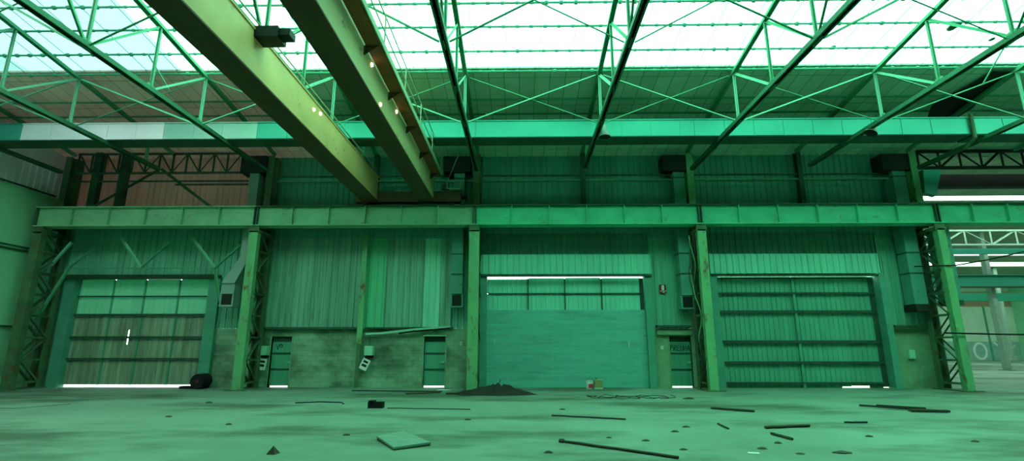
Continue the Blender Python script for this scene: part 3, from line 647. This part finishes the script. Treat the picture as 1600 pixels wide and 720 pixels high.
struct('wall_far',MB().box(17.1,62,66,66.2,2.3,6.6).box(17.1,62,66,66.2,8.5,10.4),paint('pale mint far wall',(.55,.72,.58),(.3,.45,.35),.5,0,(.4,1,.4)),'pale far wall of the neighbouring hall')
struct('wall_far',MB().box(17.1,62,66,66.2,0,2.3),paint('teal far dado',(.26,.5,.42),(.12,.26,.2),.6,0,(.3,1,1)),'teal lower band of the far wall')
struct('wall_far',MB().box(17.1,62,66,66.2,6.6,8.5),paint('brown far band',(.42,.26,.18),(.3,.22,.15),.5),'brown band high on the far wall')
m=MB(); c0=(57.0,1.15)
for k in range(16):
    t0,t1=k*math.pi/8,(k+1)*math.pi/8; m.bar((c0[0]+.75*math.cos(t0),65.97,c0[1]+.95*math.sin(t0)),(c0[0]+.75*math.cos(t1),65.97,c0[1]+.95*math.sin(t1)),.25,.03,up=(0,1,0))
solo('wall_graffiti',m,M_white,'pale painted ring on the teal band of the far wall','graffiti')
solo('wall_graffiti',MB().bar((58.8,65.97,2.2),(61.2,65.97,.4),.18,.03,up=(0,1,0)).bar((59.8,65.97,.4),(61.4,65.97,1.9),.12,.03,up=(0,1,0)),M_white,'pale painted slashes beside the ring on the far wall','graffiti')
for x in (55.2,58.4): struct('trim_9',MB().box(x-.1,x+.1,65.9,66,0,6.6),M_frame,'thin dark post on the pale far wall')
r=thing('crane_runway_beam','distant green crane beam in the neighbouring hall','beam',(30,38,5.9))
MB().box(17.2,60,38,38.05,5.95,6.75).build('web',M_eave,r); MB().box(17.2,60,37.8,38.3,5.88,5.95).build('bottom_flange',M_dark,r); MB().box(17.2,60,37.8,38.3,6.75,6.8).build('top_flange',M_eave,r)
for x in (26,35,44,53):
    r=thing('steel_column','distant grey column '+{26:'just past the hall wall',35:'under the distant crane beam, beside the pale wall',44:'under the distant crane beam farther along',53:'last under the distant crane beam'}[x],'column',(x,38.5,0),'distant columns')
    MB().box(x-.15,x+.15,38.4,38.8,.02,10.2).build('shaft',M_ductg,r); MB().box(x-.3,x+.3,38.2,39,0,.03).build('base_plate',M_colr,r)
r=thing('steel_column','far slim column standing before the pale far wall','column',(53.5,58,0),'distant columns'); MB().box(53.3,53.7,58,58.4,.02,10.4).build('shaft',M_ductg,r); MB().box(53.0,54,57.8,58.6,0,.3).build('footing',M_ductg,r)
solo('far_beam',MB().box(17.2,60,52,52.4,6.1,6.9),M_eave,'pale mint beam below the brown band of the far wall','beam')
def lattice(name,y,z0,z1,x0,x1,n,mat,lab,w=.1):
    r=thing(name,lab,'girder',((x0+x1)/2,y,z0))
    MB().box(x0,x1,y-.06,y+.06,z0-.06,z0+.06).build('bottom_chord',mat,r); MB().box(x0,x1,y-.06,y+.06,z1-.06,z1+.06).build('top_chord',mat,r)
    dx=(x1-x0)/n
    for k in range(n):
        MB().angle((x0+k*dx,y,z0),(x0+k*dx,y,z1),w).build('vertical',mat,r)
        p,q=(z0,z1) if k%2 else (z1,z0)
        MB().angle((x0+k*dx,y,p),(x0+(k+1)*dx,y,q),w*.8).build('diagonal',mat,r)
lattice('lattice_girder',21.25,9.17,9.92,17.3,29,13,M_void,'dark lattice girder across the open bay under the roof',.1)
solo('tie_beam',MB().box(17.15,29,22.5,22.9,8.72,9.3),M_void,'dark plate beam under the lattice girder in the open bay','beam')
lattice('lattice_girder',36,8.68,9.7,17.2,46,16,M_ductg,'pale lattice girder far inside the neighbouring hall',.12)
solo('far_beam',MB().box(17.2,50,36.5,36.8,8.12,8.5),M_eave,'mint beam under the pale lattice girder','beam')

# ------------------------------------------------------------------ loose things on the floor
def flat(pts,h,z=.0): return MB().prism([(x,y,z) for x,y in pts],(0,0,h))
r=thing('square_board','pale square board with a dark edge lying on the open floor','board',(-2.05,9.3,0))
MB().prism([(-2.56,9.63,.035),(-2.19,10.11,.05),(-1.5,9.08,.03),(-2.02,8.66,.02)][::-1],(0,0,.03)).build('face',M_wood,r)
MB().prism([(-2.55,9.62,.0),(-2.19,10.1,.0),(-1.51,9.08,.0),(-2.02,8.67,.0)][::-1],(0,0,.034)).build('backing',M_wdark,r)
RODS=[((.71,9.43),(2.32,8.11),.022,'dark rod with a knobbed end, closest rod to the camera'),((.74,12.88),(2.38,12.25),.018,'thin dark rod lying in line with the planked door'),((5.06,14.38),(5.91,13.7),.03,'short dark bar lying before the graffitied door'),((4.92,10.99),(5.95,11.26),.03,'dark bar lying level, behind the crooked stick'),((4.71,10.29),(4.79,9.68),.025,'crooked short dark stick in front of the level bar'),((7.01,11.82),(7.5,11.83),.02,'short thin rod lying before the ruled door'),((-3.58,14.38),(-1.32,14.13),.012,'long thin wire rod beside the dark brick'),((4.2,11.6),(4.15,10.9),.018,'thin twig pointing at the level bar')]
for (a,b,rr,lab) in RODS:
    m=MB(); n=6
    m.tube([(a[0]+(b[0]-a[0])*t/n,a[1]+(b[1]-a[1])*t/n+.012*math.sin(t*2.1),rr*1.0+.004*(t%2)) for t in range(n+1)],rr,6)
    o=solo('metal_rod',m,M_wdark,lab,'rod','rods lying on the floor')
    if 'knobbed' in lab: MB().lathe((a[0],a[1],.0),[(.05,.0),(.06,.03),(.04,.06),(0,.065)],10).build('knob',M_wdark,o)
m=MB().box(-4.12,-3.72,14.4,14.62,0,.16).box(-4.1,-3.95,14.38,14.6,.16,.2); solo('broken_brick',m,M_black,'dark broken block on the floor before the block wall','brick')
solo('rubble_lump',MB().add([(-3.9,8.32,0),(-3.76,8.3,0),(-3.74,8.46,0),(-3.9,8.46,0),(-3.82,8.38,.12)],[(0,3,2,1),(0,1,4),(1,2,4),(2,3,4),(3,0,4)]),M_wdark,'pointed dark lump standing alone on the near floor','rubble')
solo('flat_panel',flat([(-14.6,14.25),(-13.5,14.2),(-13.0,15.3),(-13.9,15.6)][::-1],.02),M_wood,'pale flat panel on the floor near the side wall','panel')
solo('flat_panel',flat([(-15.2,13.3),(-13.9,13.25),(-13.7,13.45),(-15.1,13.5)][::-1],.035),M_wdark,'dark flat strip in front of the pale flat panel','panel')
r=thing('broken_timber','splintered dark timber lying before the ruled door','timber',(9.9,14.2,0))
MB().bar((9.3,14.9,.05),(10.6,13.75,.04),.08,.05).build('plank',M_wdark,r); MB().bar((9.5,14.5,.10),(10.35,13.9,.09),.05,.03).build('splinter',M_wdark,r); MB().bar((9.9,13.85,.04),(10.75,13.7,.04),.16,.05).build('plank',M_wdark,r)
# debris heap
def heap(cx,cy,rx,ry,h,seed):
    n=44; k=14; m=MB(); vs=[];fs=[]
    for q in range(k+1):
        a=q/k
        for i in range(n):
            t=2*math.pi*i/n; x=math.cos(t)*a; y=math.sin(t)*a
            w=1+.35*mnoise.noise(Vector((math.cos(t)*2+seed,math.sin(t)*2,0)))
            z=h*max(0,(1-a)**1.15)*(1+.9*mnoise.noise(Vector((x*4+seed,y*4,1))))+.07*abs(mnoise.noise(Vector((x*9,y*9,seed))))*(1-a**3)
            vs.append((cx+rx*x*w,cy+ry*y*w,z if a<1 else -.0))
    for q in range(k):
        for i in range(n): fs.append((q*n+i,q*n+(i+1)%n,(q+1)*n+(i+1)%n,(q+1)*n+i))
    return m.add(vs,[f_[::-1] for f_ in fs])
o=heap(-.85,18.75,1.5,.72,.33,2.3); ob=solo('rubble_heap',o,M_rubble,'dark heap of rubble on the floor at the foot of the planked door','heap')
MB().bar((-.85,18.7,.15),(-.7,18.75,.5),.02).build('stick',M_wdark,ob); MB().bar((-2.6,18.6,.03),(-1.6,18.4,.06),.06).build('stick',M_wdark,ob)
# litter strips along the wall
solo('loose_plank',MB().bar((-6.45,20.9,.025),(-4.9,21.3,.025),.18,.05),M_wood,'pale plank lying at the foot of the block wall','plank')
solo('loose_plank',MB().bar((-6.3,19.9,.02),(-2.9,19.6,.02),.12,.04),M_wdark,'long dark plank on the floor parallel to the block wall','plank')
solo('loose_plank',MB().bar((-4.0,18.6,.02),(-2.9,19.2,.02),.1,.04),M_wdark,'short dark plank before the plain narrow door','plank')
# roll
r=thing('rubber_roll','black rubber roll lying at the foot of the stained big door','roll',(-12.75,21.0,0))
MB().lathe((-12.75,20.75,.29),[(.05,0),(.28,0),(.29,.05),(.29,.55),(.05,.55)],24,(0,1,0)).build('roll_body',M_black,r,False)
MB().box(-13.5,-12.9,20.85,21.2,.0,.1).build('loose_end',M_black,r); MB().lathe((-12.75,20.74,.29),[(.0,0),(.06,0),(.06,.02)],12,(0,1,0)).build('core',M_redd,r)
# bucket and can
r=thing('paint_bucket','pale dented bucket with a red label before the planked door','bucket',(2.72,21.1,0))
pb=MB().lathe((2.72,21.1,0),[(0,.004),(.13,.004),(.16,.3),(.17,.3),(.17,.32),(.15,.32),(.12,.02),(0,.02)],18).build('pail',M_white,r,False)
m=MB(); 
for k in range(6):
    t0=math.radians(-110+k*16); t1=math.radians(-110+(k+1)*16)
    m.add([(2.72+.152*math.cos(t0),21.1+.152*math.sin(t0),.05),(2.72+.152*math.cos(t1),21.1+.152*math.sin(t1),.05),(2.72+.163*math.cos(t1),21.1+.163*math.sin(t1),.2),(2.72+.163*math.cos(t0),21.1+.163*math.sin(t0),.2)],[(0,1,2,3)])
m.build('label_band',M_red,pb); MB().tube([(2.56,21.1,.3),(2.6,21.0,.38),(2.72,20.96,.42),(2.84,21.0,.38),(2.88,21.1,.3)],.006,5).build('handle',M_ink,r)
r=thing('open_tin','olive square tin beside the pale bucket','tin',(3.08,21.2,0))
MB().box(2.93,3.24,21.08,21.36,.05,.33).build('body',M_ydk,r); MB().box(2.92,3.25,21.06,21.37,0,.05).build('rim',M_mint,r); MB().box(2.92,3.25,21.06,21.37,.33,.36).build('rim',M_mint,r); MB().lathe((3.02,21.22,.36),[(.04,0),(.04,.03),(0,.03)],10).build('cap',M_ink,r)
# wire tangle on the floor
m=MB(); pts=[]
for j in range(60):
    t=j/59; pts.append((2.2+2.7*t+.25*math.sin(j*.9),17.4+.45*math.sin(j*.55)+.2*math.cos(j*1.3),.02+.015*(j%3)))
m.tube(pts,.009,5); solo('wire_tangle',m,M_black,'loose tangle of dark wire on the floor before the planked door','wire')
m=MB().tube([(-6.6+.0,15.6,.015),(-6.0,15.9,.015),(-5.3,15.75,.015),(-5.1,15.4,.015)],.018,5); solo('wire_tangle',m,M_black,'curved dark wire on the floor before the block wall','wire')
CH=[(5.37,17.15,.13,.05),(.43,8.54,.05,.03),(-3.25,10.1,.05,.03),(3.0,10.6,.06,.03),(2.2,9.6,.05,.025),(1.6,9.9,.04,.02),(-1.2,12.2,.05,.03),(3.9,8.9,.06,.03),(4.3,8.5,.05,.02),(2.6,8.8,.045,.025),(4.4,9.4,.05,.03),(3.4,11.2,.06,.03),(-6.2,11.4,.05,.03),(-8.3,12.6,.06,.03),(1.1,14.2,.06,.03),(6.4,10.1,.05,.03),(7.9,9.6,.05,.03),(-9.2,15.7,.08,.04),(5.0,8.6,.1,.03)]
for k,(x,y,s,h) in enumerate(CH):
    o=solo('rubble_chip',blob((x,y,0),(s*1.5,s),h,k*1.7,8),M_wdark,'small dark chip of rubble lying on the open concrete','rubble','rubble chips on the floor')
o=solo('paper_scrap',flat([(3.5,8.5),(3.66,8.46),(3.7,8.56),(3.54,8.6)],.01),M_white,'small white scrap of paper on the near floor','paper')
o=solo('paper_scrap',flat([(-3.2,20.35),(-2.75,20.3),(-2.7,20.5),(-3.1,20.55)],.02),M_white,'white crumpled scrap on the floor by the plain narrow door','paper')

# ------------------------------------------------------------------ light, camera
w=bpy.data.worlds.new('sky'); bpy.context.scene.world=w; w.use_nodes=True
bg=w.node_tree.nodes['Background']; bg.inputs[0].default_value=(.92,1,.97,1); bg.inputs[1].default_value=4.0
cam=bpy.data.cameras.new('camera'); co=bpy.data.objects.new('camera',cam); C.objects.link(co)
cam.sensor_width=36; cam.lens=798.3*36/1600; cam.clip_end=300
co.location=(0,0,1.6); co.rotation_euler=(math.radians(90+12.877),0,math.radians(.92))
sc=bpy.context.scene; sc.camera=co
sc.view_settings.view_transform='Standard'; sc.view_settings.look='None'; sc.view_settings.gamma=1; sc.view_settings.exposure=.5; sc.view_settings.use_curve_mapping=False
cy=sc.cycles; cy.max_bounces=8; cy.diffuse_bounces=5; cy.transparent_max_bounces=12; cy.use_denoising=True; cy.caustics_reflective=False; cy.caustics_refractive=False
try: cy.denoiser='OPENIMAGEDENOISE'
except Exception: pass
